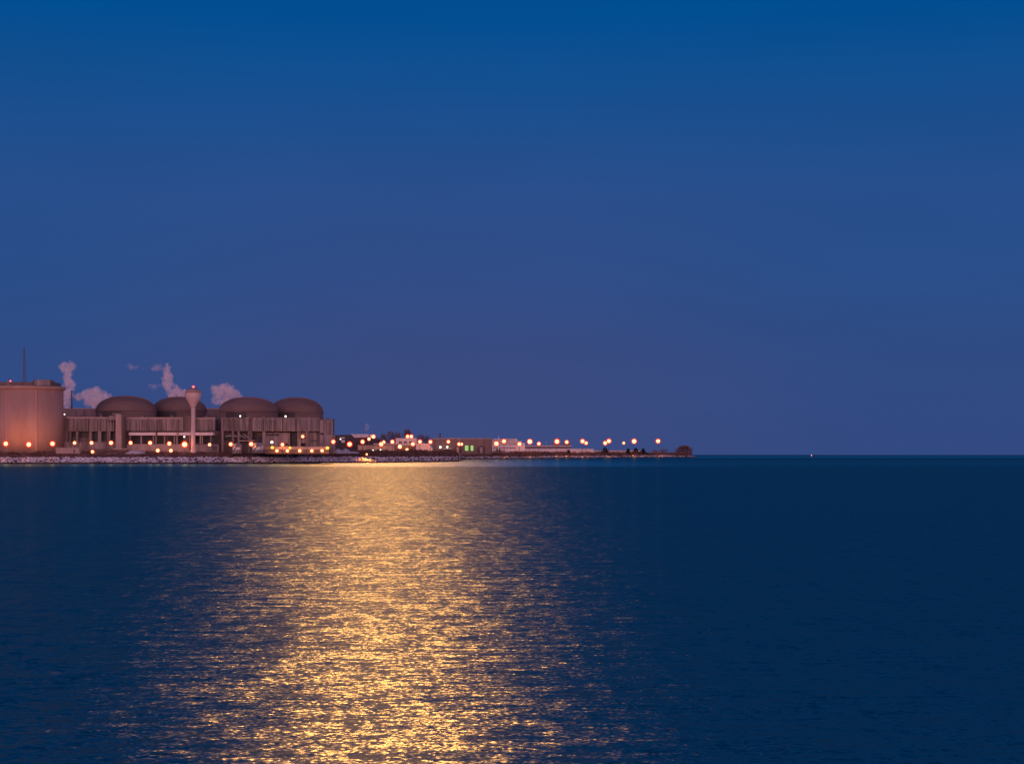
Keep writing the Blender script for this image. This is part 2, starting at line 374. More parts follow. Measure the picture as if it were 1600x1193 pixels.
# low pale box building at the foot of the drum
tb = thing('low_shed', (PX(105, 1226), 1226, 8), 'long low pale concrete shed at the foot of the drum building', 'shed')
mb = MB(); mb.pbox(87, 124, 699.4, 708.5, 1224, 8); mb.build('wall', 'concl', tb)
mb = MB(); mb.pbox(86.4, 124.6, 698.8, 699.6, 1223.6, 8.8); mb.build('roof', 'concl', tb)
mb = MB(); mb.pbox(114.5, 117.5, 702.0, 707.6, 1223.9, .4); mb.build('door', 'concd', tb)

# ------------------------------------------------------------------ reactor domes
def dome(pxc, halfw, ytop, yspring, Y, label):
    r = M(halfw, Y); x = PX(pxc, Y); zs, zt = PZ(yspring, Y), PZ(ytop, Y)
    t = thing('reactor_dome', (x, Y, 8), label, 'dome', 'reactor domes')
    prof = []
    for i in range(19):
        a = math.pi/2*i/18; prof.append((r*math.cos(a)**0.86 if i < 18 else 0.0, zs+(zt-zs)*math.sin(a)**1.0))
    mb = MB(); mb.lathe(x, Y, prof, 72); mb.build('dome_shell', 'dome', t)
    mb = MB(); mb.lathe(x, Y, [(r-.02, 8), (r-.02, zs+.02)], 72); mb.build('dome_wall', 'dome', t)
    seg = 10; V = []; a0 = math.radians(-100-26); a1 = math.radians(-100+14)
    for i in range(seg+1):
        aa = a0+(a1-a0)*i/seg
        for rr, zz in ((r+.9, 9.0), (r+.9, zs-.7), (r-.5, zs-.7), (r-.5, 9.0)): V.append((x+rr*math.cos(aa), Y+rr*math.sin(aa), zz))
    mb = MB(); mb.add(V, [(i*4+k, (i+1)*4+k, (i+1)*4+(k+1) % 4, i*4+(k+1) % 4) for i in range(seg) for k in range(4)] + [(3, 2, 1, 0), (seg*4, seg*4+1, seg*4+2, seg*4+3)]); mb.build('shade_panel', 'roofd', t)  # dark curved panel added for the shade low on the dome
    mb = MB(); mb.lathe(x, Y, [(r+.02, zs-.5), (r+.35, zs-.4), (r+.35, zs+.3), (r-.1, zs+.5)], 72); mb.build('ring_beam', 'dome', t)
dome(197, 46.5, 618.2, 642, 1302, 'brown reactor dome nearest to the big concrete drum')
dome(280.5, 42.5, 619.4, 642, 1336, 'brown reactor dome partly hidden behind the pink water tower')
dome(388, 46.2, 620, 643, 1302, 'brown reactor dome just past the water tower with a white lamp at its foot')
dome(463, 42.0, 620.6, 644, 1336, 'brown reactor dome at the open end of the row, above the plain end block')

# ------------------------------------------------------------------ reactor service buildings
def ribs(t, name, px0, px1, py0, py1, Y, depth, step, mat='conc', skip=0.15):
    """upper storey of precast ribs; the ribs are surface pattern inside its mesh"""
    mb = MB(); mb.pbox(px0, px1, py0, py1, Y, depth)
    p = px0 + step*0.5
    while p < px1 - step*0.4:
        if R.random() > skip: 
            w = step*R.choice((.18, .22, .3)); mb.pbox(p-w, p+w, py0+1.6, py1-0.8, Y-.75, .75)
        p += step
    return mb.build(name, mat, t)
def one(t, name, mat, px0, px1, py0, py1, Y, depth, bevel=0):
    mb = MB(); mb.pbox(px0, px1, py0, py1, Y, depth); return mb.build(name, mat, t, bevel)
GZ = 708.6
def base(Y): return EYE + (CAM_Z-8.0)*F/Y
# --- rear block
Yr = 1392
t = thing('turbine_hall', (PX(250, Yr), Yr, 8), 'long flat roofed purple grey hall behind the row of domes', 'building')
one(t, 'wall', 'rear', 96, 345, 638.5, 708, Yr, 60)
one(t, 'roof_edge', 'concl', 95.5, 345.5, 637.4, 638.7, Yr-.5, 61)
for p in (118, 131, 146, 324, 336): one(t, 'wall_rib', 'rear', p-.5, p+.5, 639.5, 655, Yr-.6, .5)
# --- west service block (next to the drum)
Y = 1262
t = thing('service_block', (PX(140, Y), Y, 8), 'ribbed concrete service block between the drum and the tall stair tower', 'building')
ribs(t, 'upper_storey', 107, 178.5, 653, 673.5, Y, 16, 4.6, 'conc')
one(t, 'parapet', 'concl', 104, 179, 651.2, 653.1, Y-.3, 17)
one(t, 'back_wall', 'concd', 100, 190, 673.4, 708, Y+5, 12)
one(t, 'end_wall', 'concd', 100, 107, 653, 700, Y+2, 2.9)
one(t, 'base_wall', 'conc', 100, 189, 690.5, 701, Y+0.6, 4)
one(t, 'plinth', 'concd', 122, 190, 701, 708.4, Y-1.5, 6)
for a, b in ((108.3, 111), (119, 122.5), (139, 143), (153, 158), (167, 172.5)): one(t, 'pier', 'conc', a, b, 673.5, 690.4, Y+.8, 3.8)
for a, b, c, d in ((111.5, 118.5, 675, 682.5), (123, 138, 674, 683.5), (143.5, 152.5, 674.5, 689), (159, 166.5, 674.5, 687.5), (173, 178, 674, 682)): one(t, 'window', 'dark', a, b, c, d, Y+4.7, .25)
# --- stair tower
Y = 1254
t = thing('stair_tower', (PX(184, Y), Y, 8), 'tall pale concrete stair tower in front of the dome nearest the drum', 'tower')
one(t, 'shaft', 'concl', 180.5, 189.6, 646.5, 708.4, Y, 9, .15)
one(t, 'roof_slab', 'conc', 175.5, 190.2, 645.0, 646.7, Y-.4, 9.8)
mb = MB(); mb.prism([(PX(167, Y), PZ(656, Y)), (PX(180.3, Y), PZ(656, Y)), (PX(180.3, Y), PZ(648, Y)), (PX(175, Y), PZ(648.2, Y)), (PX(170, Y), PZ(650, Y)), (PX(167.5, Y), PZ(652.5, Y))], Y+1, Y+6)
mb.build('stair_hood', 'conc', t)
one(t, 'side_shaft', 'concd', 190.4, 194.5, 650, 708.4, Y+3, 6)
# --- central block
Y = 1262
t = thing('service_block', (PX(265, Y), Y, 8), 'ribbed concrete service block behind the pink water tower with a pale canopy', 'building')
ribs(t, 'upper_storey', 194.5, 286, 654, 673, Y, 16, 3.9, 'conc')
ribs(t, 'upper_storey', 306, 336, 654, 673, Y+3, 13, 4.2, 'conc')
one(t, 'stair_core', 'concd', 286.2, 305.8, 649.5, 690, Y+1.2, 14)
one(t, 'parapet', 'concl', 194.5, 285, 651.6, 654, Y-.3, 16)
one(t, 'parapet', 'concl', 306, 336.4, 652, 654, Y+2.7, 13)
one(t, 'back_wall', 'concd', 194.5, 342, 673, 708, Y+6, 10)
mb = MB(); mb.pbox(201.5, 333, 675.2, 679.8, Y-3.2, 9.1); mb.build('canopy', 'white', t)
one(t, 'canopy_beam', 'conc', 243, 246, 675.2, 680.4, Y-3.6, .3)
one(t, 'canopy_beam', 'conc', 276, 279, 675.2, 680.4, Y-3.6, .3)
one(t, 'base_wall', 'concl', 198, 296, 693.4, 706, Y-.6, 5)
one(t, 'base_wall', 'conc', 305, 342, 694, 708, Y-.4, 5)
for p in (203, 220.5, 239.5, 243.5, 257, 272.5, 276.5, 296.5, 313, 316, 329.5): one(t, 'pier', 'conc', p-.9, p+.9, 679.6, 693.6, Y-1.4, 2.6)
for a, b in ((205, 219), (222.5, 238), (246, 255.5), (263, 271.5), (278.5, 289), (305, 311.5), (318, 328), (331.5, 341)): one(t, 'window', 'dark', a, b, 681.5, 693, Y+5.7, .25)
for a in (336.5, 333): one(t, 'door', 'dark', a, a+2, 696.5, 703, Y-.7, .25)
# --- east block
t = thing('service_block', (PX(435, Y), Y, 8), 'long ribbed concrete service block below the two domes past the water tower', 'building')
ribs(t, 'upper_storey', 345.5, 388.5, 654, 673, Y, 17, 3.2, 'conc')
ribs(t, 'upper_storey', 394, 441, 654.4, 673.2, Y-1, 18, 3.0, 'conc')
ribs(t, 'upper_storey', 442, 498.5, 654.2, 673.4, Y-1.6, 18, 7.0, 'conc', .3)
ribs(t, 'end_block', 499.3, 520.0, 655.6, 708, Y-.6, 11, 6.0, 'conc', .5)
one(t, 'stair_core', 'concd', 388.7, 393.8, 650.5, 690, Y+1, 12)
one(t, 'parapet', 'conc', 345, 440.5, 652, 654.2, Y-1.3, 17)
one(t, 'parapet', 'conc', 441, 499, 652, 654.1, Y-1.9, 17)
one(t, 'parapet', 'concd', 498.6, 520.5, 654.6, 655.8, Y-.9, 11.6)
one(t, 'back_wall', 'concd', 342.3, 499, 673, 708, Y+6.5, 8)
for a, b in ((346, 349), (362.5, 365.5), (371, 374), (387.5, 390.5), (410, 414.5), (464.5, 470), (477.5, 482.5)): one(t, 'pier', 'conc', a, b, 673.2, 708, Y+.5, 4)
for a, b, c, d in ((350, 360.5, 680, 688), (374.5, 385.5, 681, 690), (391.5, 402, 677, 686), (403, 409, 681, 692), (453.5, 463.8, 674.4, 696.5), (470.5, 476.5, 692.5, 697), (497.5, 505.5, 676, 679)): one(t, 'window', 'dark', a, b, c, d, Y+6.2 if a < 497 else Y-.8, .25)
one(t, 'infill_wall', 'conc', 415, 453, 676, 697, Y+2, 4.4)
one(t, 'infill_wall', 'conc', 470.2, 477.3, 675, 692, Y+2, 4.4)
one(t, 'infill_wall', 'conc', 483, 498.9, 675, 697, Y+2, 4.4)
one(t, 'window', 'dark', 416.5, 436, 677.5, 680.5, Y+1.7, .25)
one(t, 'window', 'dark', 439.5, 450, 692, 696.5, Y+1.7, .25)
one(t, 'window', 'dark', 485, 496.5, 687.5, 689, Y+1.7, .25)
one(t, 'platform', 'concl', 374, 396, 687.5, 689, Y-2.5, 8)
mb = MB()
for k in range(5): mb.tube((PX(352+7*k, Y-2), Y-2, PZ(682-1.0*k, Y)), (PX(360+8*k, Y-2), Y-2, PZ(680+1.5*k, Y)), .35)
mb.build('pipework', 'steel', t)
one(t, 'annex', 'conc', 508, 523.4, 679.4, 708, Y-3.5, 2.8)
# --- lit low wall in front of it
Y = 1251
t = thing('loading_dock', (PX(465, Y), Y, 8), 'long low loading dock with orange lit upper band and a row of lamps', 'dock')
one(t, 'upper_band', 'concl', 413, 515, 697.2, 701.8, Y, 5)
one(t, 'lower_wall', 'brown', 414, 514, 701.8, 708.6, Y+.8, 4)
for p in (440, 457, 477, 496): one(t, 'bay_door', 'concd', p-3.2, p+3.2, 702.6, 708.0, Y+.55, .25)

# --- roof units and vents standing on the service blocks
for px, wd, top, Yq, lab in ((124, 5, 648.6, 1268, 'small roof unit on the block between the drum and stair tower'), (158, 3.4, 648.2, 1270, 'narrow roof unit beside the curved stair hood'), (222, 6, 649.2, 1268, 'wide roof unit below the nearest dome'),
                             (268, 3.6, 648.8, 1270, 'boxy roof unit on the block before the water tower'), (322, 4.2, 649.6, 1270, 'roof unit between water tower and next dome'), (412, 5, 650.0, 1270, 'roof unit below the dome past the water tower'),
                             (484, 4.4, 650.4, 1270, 'roof unit below the dome at the open end'), (511, 3.2, 652.8, 1275, 'small vent on the roof of the plain end block')):
    t = thing('roof_unit', (PX(px, Yq), Yq, PZ(654, Yq)), lab, 'roof unit', 'roof units on the service blocks')
    one(t, 'casing', 'rear', px-wd/2, px+wd/2, top, 654.6, Yq, 3.5); one(t, 'cap', 'concd', px-wd/2-.3, px+wd/2+.3, top-.5, top+.1, Yq-.3, 4.1)

# ------------------------------------------------------------------ tanks
Y = 1243
for a, b, top, lab in ((362.5, 378, 693.5, 'smaller shiny steel storage tank, nearer the water tower'), (393.5, 411.5, 692.3, 'wider shiny steel storage tank beside the long loading dock')):
    x = PX((a+b)/2, Y); r = M((b-a)/2, Y); z = PZ(top, Y)
    t = thing('storage_tank', (x, Y, 8), lab, 'tank', 'steel storage tanks')
    mb = MB(); mb.lathe(x, Y, [(r, 7.5), (r, z), ], 40); mb.build('tank_shell', 'steel', t)
    mb = MB(); mb.lathe(x, Y, [(r+.12, z-.3), (r+.12, z+.06), (r*.5, z+.5), (0, z+.7)], 40); mb.build('tank_roof', 'steel', t)
    mb = MB()
    for k in range(9): 
        aa = -2.3+k*.13; mb.box(x+(r+.25)*math.cos(aa)-.35, x+(r+.25)*math.cos(aa)+.35, Y+(r+.25)*math.sin(aa)-.2, Y+(r+.25)*math.sin(aa)+.2, 8+k*.75, 8.85+k*.75)
    mb.build('stair', 'pole', t)

# ------------------------------------------------------------------ water tower
Y = 1238
x = PX(301.8, Y); z = lambda p: PZ(p, Y); m_ = lambda n: M(n, Y)
t = thing('water_tower', (x, Y, 8), 'pink painted water tower with a bulb shaped tank on one slim stem', 'water tower')
mb = MB(); mb.lathe(x, Y, [(m_(5.2), z(708.5)), (m_(4.6), z(704)), (m_(3.6), z(700)), (m_(3.35), z(692)), (m_(3.3), z(637))], 32); mb.build('stem', 'pink', t)
prof = [(3.3, 637), (4.2, 634.5), (6.3, 630.5), (9.0, 626), (11.2, 621.8), (12.2, 618.6), (12.5, 615.8), (12.2, 613.2)]
mb = MB(); mb.lathe(x, Y, [(m_(a), z(b)) for a, b in prof], 40); mb.build('tank_bowl', 'pink', t)
mb = MB(); mb.lathe(x, Y, [(m_(12.6), z(613.6)), (m_(12.7), z(612.9)), (m_(11.4), z(611.0)), (m_(9.2), z(609.0)), (m_(6.2), z(607.6)), (m_(3), z(607)), (0, z(606.8))], 40); mb.build('tank_roof', 'drum', t)
mb = MB(); mb.lathe(x, Y, [(m_(2.2), z(607.4)), (m_(2.2), z(606.0)), (0, z(605.8))], 16); mb.build('hatch', 'pole', t)
mb = MB()
for k in range(16):
    a = k*math.pi/8; r = m_(7.2); mb.tube((x+r*math.cos(a), Y+r*math.sin(a), z(608.2)), (x+r*math.cos(a), Y+r*math.sin(a), z(605.8)), .06, .06, 4)
    b = a+math.pi/8; mb.tube((x+r*math.cos(a), Y+r*math.sin(a), z(605.8)), (x+r*math.cos(b), Y+r*math.sin(b), z(605.8)), .06, .06, 4)
mb.build('railing', 'pole', t)

# dark vent stack behind the service block
Y = 1385
t = thing('vent_stack', (PX(112, Y), Y, PZ(637.4, Y)), 'thin dark vent stack beside the tall steam column', 'chimney')
mb = MB(); mb.lathe(PX(112, Y), Y, [(M(1.3, Y), PZ(638, Y)), (M(1.05, Y), PZ(610, Y))], 12); mb.build('stack_pipe', 'pole', t)
mb = MB(); mb.lathe(PX(112, Y), Y, [(M(1.5, Y), PZ(612, Y)), (M(1.5, Y), PZ(610.8, Y))], 12); mb.build('rim_band', 'pole', t)

# ------------------------------------------------------------------ small things in front of the plant
def mound(px0, px1, top, bot, Y, label, peaks, cat='snow pile'):
    mb = MB(); x0, x1 = PX(px0, Y), PX(px1, Y); zb, zt = PZ(bot, Y), PZ(top, Y); n = 26; k = 12; vs = []
    for i in range(n+1):
        u = i/n
        for j in range(k+1):
            v = j/k; h = 0
            for c, w, a in peaks: h = max(h, a*max(0, 1-abs(u-c)/w))
            h *= math.sin(math.pi*v)**.7; h = h*(1+.12*mnoise.noise(Vector((u*9, v*5, px0))))
            vs.append((lerp(x0, x1, u), Y+(v-.5)*16, zb-.4+(zt-zb+.4)*h))
    mb.add(vs, [(i*(k+1)+j, (i+1)*(k+1)+j, (i+1)*(k+1)+j+1, i*(k+1)+j+1) for i in range(n) for j in range(k)], False)
    tag(mb.build('snow_mound', 'snow'), label, cat)
mound(513, 562, 699.6, 707.5, 1345, 'double peaked pale snow covered mound beside the end of the plant', ((.3, .32, .95), (.54, .3, 1), (.8, .3, .45)))
mound(199, 231, 702.6, 708, 1232, 'low lilac snow heap below the stair tower', ((.3, .5, 1), (.55, .45, .95)))
mb = MB(); mb.pbox(176, 200, 700.2, 701.8, 1240, 6); 
t = thing('bunker', (PX(188, 1240), 1240, 8), 'low flat topped bunker with pale roof slab by the stair tower', 'bunker')
mb.build('roof_slab', 'concl', t); one(t, 'wall', 'concd', 177.5, 198.5, 701.8, 708.6, 1240.6, 5)

# ------------------------------------------------------------------ buildings beyond the plant
Y = 1560
def hall(name, label, cat, body, roof=None, bmat='brown', rmat='white', loc=None, Y=1560, depth=30, over=.4):
    a, b, c, d = body
    t = thing(name, (PX((a+b)/2, Y), Y, 8), label, cat)
    one(t, 'wall', bmat, a, b, c, d, Y, depth)
    if roof: one(t, 'roof', rmat, roof[0], roof[1], roof[2], roof[3], Y-over, depth+2*over)
    return t
t = thing('sloped_building', (PX(545, 1620), 1620, 8), 'dark building with sloping end and pale pink roof beyond the plant', 'building')
mb = MB(); Yq = 1620
mb.prism([(PX(524, Yq), PZ(709, Yq)), (PX(592, Yq), PZ(709, Yq)), (PX(590, Yq), PZ(686, Yq)), (PX(576, Yq), PZ(683.2, Yq)), (PX(553, Yq), PZ(683.4, Yq)), (PX(547, Yq), PZ(678.8, Yq)), (PX(524, Yq), PZ(679.4, Yq))], Yq, Yq+30)
mb.build('wall', 'roofd', t)
mb = MB(); mb.prism([(PX(548.5, Yq), PZ(678, Yq)), (PX(553.5, Yq), PZ(683.3, Yq)), (PX(576.5, Yq), PZ(683.1, Yq)), (PX(576.5, Yq), PZ(678, Yq))][::1], Yq-.6, Yq+24)
mb.build('roof', 'white', t)
for p in (530, 541, 556, 566, 579): one(t, 'window', 'dark', p, p+6, 688, 693, Yq-.2, .25)
mb = MB(); mb.pbox(531, 538.6, 682.8, 684.6, Yq-.8, .5); mb.build('sign_panel', 'white', t)
mb = MB(); mb.pbox(533.5, 538.8, 687, 691.5, Yq-1.2, 1.0); mb.build('hoist_house', 'white', t)
t = hall('long_shed', 'long low pinkish brown shed with flat roof beyond the snow mound', 'shed', (559.4, 616, 696.2, 709), (558.8, 616.5, 695.2, 696.4), 'concl', 'concl', Y=1490)
for p in (564, 575, 588, 601): one(t, 'door', 'concd', p, p+4.4, 701.5, 708.5, 1489.8, .25)
t = hall('upper_shed', 'low wide shed with snowy roof between the long shed and white hall', 'shed', (584, 619, 693.5, 709), (583, 619.5, 692.4, 693.7), 'rear', 'snow', Y=1570)
t = hall('white_hall', 'tall boxy white hall with two bright lamps on its roof', 'building', (618.4, 650, 685.6, 709), (617.8, 650.6, 684.2, 685.8), 'white', 'snow', Y=1585)
one(t, 'lower_annex', 'brown', 614.5, 649, 695.2, 709, 1576, 8.7); one(t, 'corner_pier', 'white', 648.2, 650.8, 685.7, 709, 1583.8, .9)
for p in (623, 631, 639): one(t, 'window', 'concd', p, p+5, 689, 692, 1584.8, .3)
for p in (619, 629, 641): one(t, 'door', 'concd', p, p+4.5, 700, 707.5, 1575.7, .4)
t = thing('sloped_shed', (PX(662, 1545), 1545, 8), 'pale shed with one bevelled shoulder between the white hall and large brown hall'.replace('bevelled', 'slanting'), 'shed')
mb = MB(); Yq = 1545
mb.prism([(PX(650, Yq), PZ(709, Yq)), (PX(675.3, Yq), PZ(709, Yq)), (PX(675.3, Yq), PZ(699.5, Yq)), (PX(671, Yq), PZ(694.5, Yq)), (PX(650, Yq), PZ(694.5, Yq))], Yq, Yq+20); mb.build('wall', 'white', t)
mb = MB(); mb.prism([(PX(649.5, Yq), PZ(694.6, Yq)), (PX(671.1, Yq), PZ(694.6, Yq)), (PX(669.5, Yq), PZ(692.6, Yq)), (PX(651, Yq), PZ(692.6, Yq))], Yq-.4, Yq+20.4); mb.build('roof', 'snow', t)
for p in (654, 662): one(t, 'door', 'brown', p, p+5, 702, 708.5, Yq-.2, .3)
# large brown hall
Yb = 1600
t = hall('brown_hall', 'large flat brown hall with two green lit windows', 'building', (675.4, 768, 685.4, 709), (674.8, 768.6, 684.2, 685.6), 'brown', 'concl', Y=Yb, depth=50)
for a, b in ((726.4, 731.8), (735.3, 739.6)): 
    w = one(t, 'window', 'concd', a-.6, b+.6, 695.0, 704.4, Yb-.3, .2); mb = MB(); mb.pbox(a, b, 695.6, 703.8, Yb-.45, .12); mb.build('lit_pane', 'litgreen', w)
one(t, 'awning', 'white', 693, 705, 700.0, 701.4, Yb-2, 1.9); one(t, 'loading_door', 'green', 693.5, 704.5, 701.6, 708.5, Yb-.3, .25)
for p in (765, 757, 680): one(t, 'downpipe', 'concd', p-.3, p+.3, 686, 708.5, Yb-.3, .25)
tk = thing('roof_stack', (PX(687, Yb), Yb+8, PZ(684.2, Yb)), 'short dark stack on the roof of the large brown hall', 'chimney')
mb = MB(); mb.lathe(PX(687, Yb), Yb+8, [(M(1.5, Yb), PZ(685, Yb)), (M(1.3, Yb), PZ(676.8, Yb))], 12); mb.build('stack_pipe', 'pole', tk)
mb = MB(); mb.lathe(PX(687, Yb), Yb+8, [(M(1.8, Yb), PZ(678.4, Yb)), (M(1.8, Yb), PZ(677.4, Yb))], 12); mb.build('rim_band', 'roofd', tk)
for pc, lab in ((715, 'round brown tank standing before the large brown hall, nearer the loading door'), (751.5, 'round brown tank standing before the large brown hall, past the green windows')):
    Yt = 1575; x = PX(pc, Yt); r = M(5.8, Yt)
    tt = thing('round_tank', (x, Yt, 8), lab, 'tank', 'round tanks before the brown hall')
    mb = MB(); mb.lathe(x, Yt, [(r*.8, 7.6), (r, PZ(704, Yt)), (r, PZ(700, Yt)), (r*.72, PZ(697.2, Yt)), (r*.3, PZ(696.2, Yt)), (0, PZ(696, Yt))], 32); mb.build('tank_shell', 'concd', tt)
    mb = MB(); mb.box(x-.9, x+1.6, Yt-r-.5, Yt-r+1.2, 8, PZ(698.5, Yt)); mb.build('riser_pipe', 'concl', tt)
# white tiered building + long white sheds on the spit
Yw = 2400
t = thing('tiered_building', (PX(795, Yw), Yw, 5), 'white tiered building with stepped striped decks past the brown hall', 'building')
for i, (a, b, c, d) in enumerate(((768.6, 820, 692.2, 710), (768.6, 815, 689.2, 692.2), (768.6, 808, 685.8, 689.2))):
    one(t, 'tier', 'white', a, b, c, d, Yw+2*i, 40-2*i)
    one(t, 'window', 'roofd', a+1, b-2, c+1.3, c+2.3, Yw+2*i-.3, .2)
    one(t, 'roof', 'snow', a-.4, b+.4, c-.45, c+.05, Yw+2*i-.6, 40-2*i)
one(t, 'door', 'dark', 776, 782, 701, 707.5, Yw-.3, .2)
one(t, 'window', 'roofd', 770, 806, 698.6, 699.8, Yw-.3, .2); one(t, 'window', 'roofd', 770, 790, 703.0, 703.9, Yw-.3, .2)
Yl = 2712
t = thing('long_white_shed', (PX(870, Yl), Yl-12, 5), 'very long low white shed with bright eaves on the spit', 'shed')
one(t, 'wall', 'white', 806, 927.6, 702.2, 710.5, Yl-12, 30); one(t, 'roof', 'snow', 805, 928, 700.7, 702.4, Yl-12.8, 32)
for k in range(11): one(t, 'door', 'concl', 812+10.4*k, 817+10.4*k, 704.6, 709.5, Yl-12.3, .25)
t = thing('rear_shed', (PX(850, 2800), 2800, 5), 'grey rear shed with lumpy roof line behind the long white shed', 'shed')
one(t, 'wall', 'rear', 820, 893, 696.6, 710, 2800, 20); one(t, 'roof', 'white', 819, 893.6, 695.8, 696.8, 2799.4, 21)
for a, b, c in ((861, 876, 693.2), (879, 892, 691.2), (842, 850, 694.4)): one(t, 'roof_vent', 'rear', a, b, c, 696.2, 2804, 10)
t = thing('low_embankment_wall', (PX(965, 2935), 2935, 5), 'low pinkish retaining wall running along the spit past the white shed', 'wall')
one(t, 'wall', 'concl', 928.6, 1003, 704.4, 711, 2935, 6); one(t, 'coping', 'snow', 928.2, 1003.6, 703.5, 704.5, 2934.4, 7)
# pipe gantry
Yg = 2300
t = thing('pipe_gantry', (PX(788, Yg), Yg, 5), 'pale pipe gantry with bent end in front of the tiered building', 'pipe')
mb = MB()
for a, b in (((768, 693.5), (793, 693.5)), ((793, 693.5), (794.8, 695)), ((794.8, 695), (794.8, 700))): mb.tube((PX(a[0], Yg), Yg, PZ(a[1], Yg)), (PX(b[0], Yg), Yg, PZ(b[1], Yg)), .55, .55, 8)
mb.build('pipe', 'white', t)
for p in (779, 769.5): one(t, 'support_post', 'white', p-.45, p+.45, 681.5 if p == 779 else 693.5, 709, Yg+.8, .7)
# thin poles
for p, top, Yp, lab in ((717.8, 684.6, 1585, 'pale thin flagpole in front of the large brown hall'), (853.5, 689.5, 2480, 'thin bare pole over the long white shed')):
    t = thing('mast_pole', (PX(p, Yp), Yp, ground(p, Yp)-.2), lab, 'pole')
    mb = MB(); mb.tube((PX(p, Yp), Yp, ground(p, Yp)-.2), (PX(p, Yp), Yp, PZ(top, Yp)), .34, .2, 8); mb.build('shaft', 'white', t)
    mb = MB(); mb.ball((PX(p, Yp), Yp, PZ(top, Yp)), .5); mb.build('finial', 'white', t)

# ------------------------------------------------------------------ trees
def bare_tree(px, Y, wpx, top, bot, label, group, dens=1.0, mat='twig', thick=1.6):
    x = PX(px, Y); zb = ground(px, Y)-.2; zt = PZ(top, Y); w = M(wpx, Y)/2; H = zt-zb
    t = thing('bare_tree', (x, Y, zb), label, 'tree', group)
    mb = MB(); mb.tube((x, Y, zb), (x+.1*w, Y, zb+H*.55), H*.03, H*.014, 7)
    ends = []
    for k in range(9):
        a = R.random()*6.28; s = zb+H*R.uniform(.12, .5); e = (x+math.cos(a)*w*R.uniform(.3, .8), Y+math.sin(a)*w*.7, zb+H*R.uniform(.5, .85))
        mb.tube((x, Y, s), e, H*.013, H*.005, 5); ends.append(e)
    mb.build('trunk', 'bark', t)
    V = []; Fq = []
    for k in range(int(420*dens)):
        # twig sprays spread through the crown's volume, clumped round limb ends
        if R.random() < (.42 if dens < 3 else .1):
            c = R.choice(ends); p = [c[i]+R.gauss(0, 1)*s for i, s in enumerate((w*.3, w*.3, H*.13))]
        else:
            a = R.random()*6.28; rr = w*math.sqrt(R.random()); hh = R.uniform(.06, .98)
            rr *= math.sqrt(1-hh**2.6)*(.8+.2*min(1, hh*3)); p = [x+rr*math.cos(a), Y+rr*math.sin(a), zb+H*hh]
        p[2] = min(p[2], zt-R.random()*H*.12)
        L = H*R.uniform(.06, .16); d = Vector((p[0]-x+R.gauss(0, w*.4), p[1]-Y+R.gauss(0, w*.4), H*R.uniform(.15, .6))).normalized()*L
        wd = L*R.uniform(.05, .14)*thick; sd = Vector((R.gauss(0, 1), R.gauss(0, 1), R.gauss(0, .5))).normalized()*wd; p = Vector(p)
        o = len(V); V += [p-sd, p+sd, p+d+sd*.3, p+d-sd*.3]; Fq.append((o, o+1, o+2, o+3))
    m2 = MB(); m2.add(V, Fq); m2.build('crown', mat, t)
for px, Y, w, top, lab in (
    (598, 1680, 14, 679, 'bare brown tree just behind the shed with the snowy roof'), (610, 1700, 17, 674.5, 'tallest bare tree between the sloped dark building and the white hall'),
    (622, 1690, 16, 675.5, 'bare brown tree rising close beside the white hall'), (638, 1700, 15, 671.5, 'bare tree peeking above the roof of the white hall'),
    (657, 1690, 14, 679, 'bare tree behind the pale shed with slanting shoulder'), (667, 1700, 12, 681.5, 'bare tree squeezed against the edge of the large brown hall'), (588, 1690, 11, 683, 'small bare tree at the end of the sloped dark building')):
    bare_tree(px, Y, w, top, 706, lab, 'bare trees beyond the plant', .95, 'twig', 1.1)
bare_tree(1068.5, 3190, 28, 696.3, 712, 'broad rounded bare tree alone at the very tip of the spit', None, 6.0, 'twig', 2.6)
for px, w, top, lab in ((1022, 16, 702.5, 'hazy low thicket nearer the tall lamp at the end of the spit'), (1036, 17, 701.3, 'hazy low thicket between the end lamp and the rounded tree')):
    bare_tree(px, shore(px)+60, w, top, 712, lab, 'low thickets on the spit', 1.6, 'twig', 2.6)
def conifer(px, w, top, label, dY=30):
    Y = shore(px)+dY; x = PX(px, Y); zb = ground(px, Y)-.2; H = PZ(top, Y)-zb; w = M(w, Y)/2*1.35
    t = thing('conifer', (x, Y, zb), label, 'tree', 'dark conifers on the spit')
    mb = MB(); mb.tube((x, Y, zb), (x, Y, zb+H*.95), H*.035, H*.006, 6); mb.build('trunk', 'bark', t)
    V = []; Fq = []
    for k in range(760):
        h = R.random()**1.25; a = R.random()*6.28; rr = w*(1-h)**.8*R.uniform(.35, 1.0)*(1+.25*math.sin(a*3+h*9)) + .05*w
        p = Vector((x+rr*math.cos(a), Y+rr*math.sin(a), zb+H*(.05+.93*h))); L = H*R.uniform(.09, .19)
        d = Vector((math.cos(a), math.sin(a), R.uniform(-.35, .3))).normalized()*L; sd = Vector((-math.sin(a), math.cos(a), R.uniform(-.6, .6)))*L*.4
        o = len(V); V += [p-sd, p+sd, p+d*.8+Vector((0, 0, .45*L))]; Fq.append((o, o+1, o+2))
    m2 = MB(); m2.add(V, Fq); m2.build('crown', 'needle', t)
for px, w, top, lab in ((945.5, 12, 698.8, 'largest dark conifer on the spit, beneath a close pair of lamps'), (888.3, 7, 702.3, 'small dark conifer in front of the long white shed'), (981.5, 7, 700.3, 'faint small conifer under the pale yellow lamp'),
                        (993.3, 10, 699.9, 'dark conifer directly below a single bright lamp on the spit'), (1004.8, 10, 700.4, 'dark conifer next after the lamp, towards the tip of the spit')):
    conifer(px, w, top, lab)

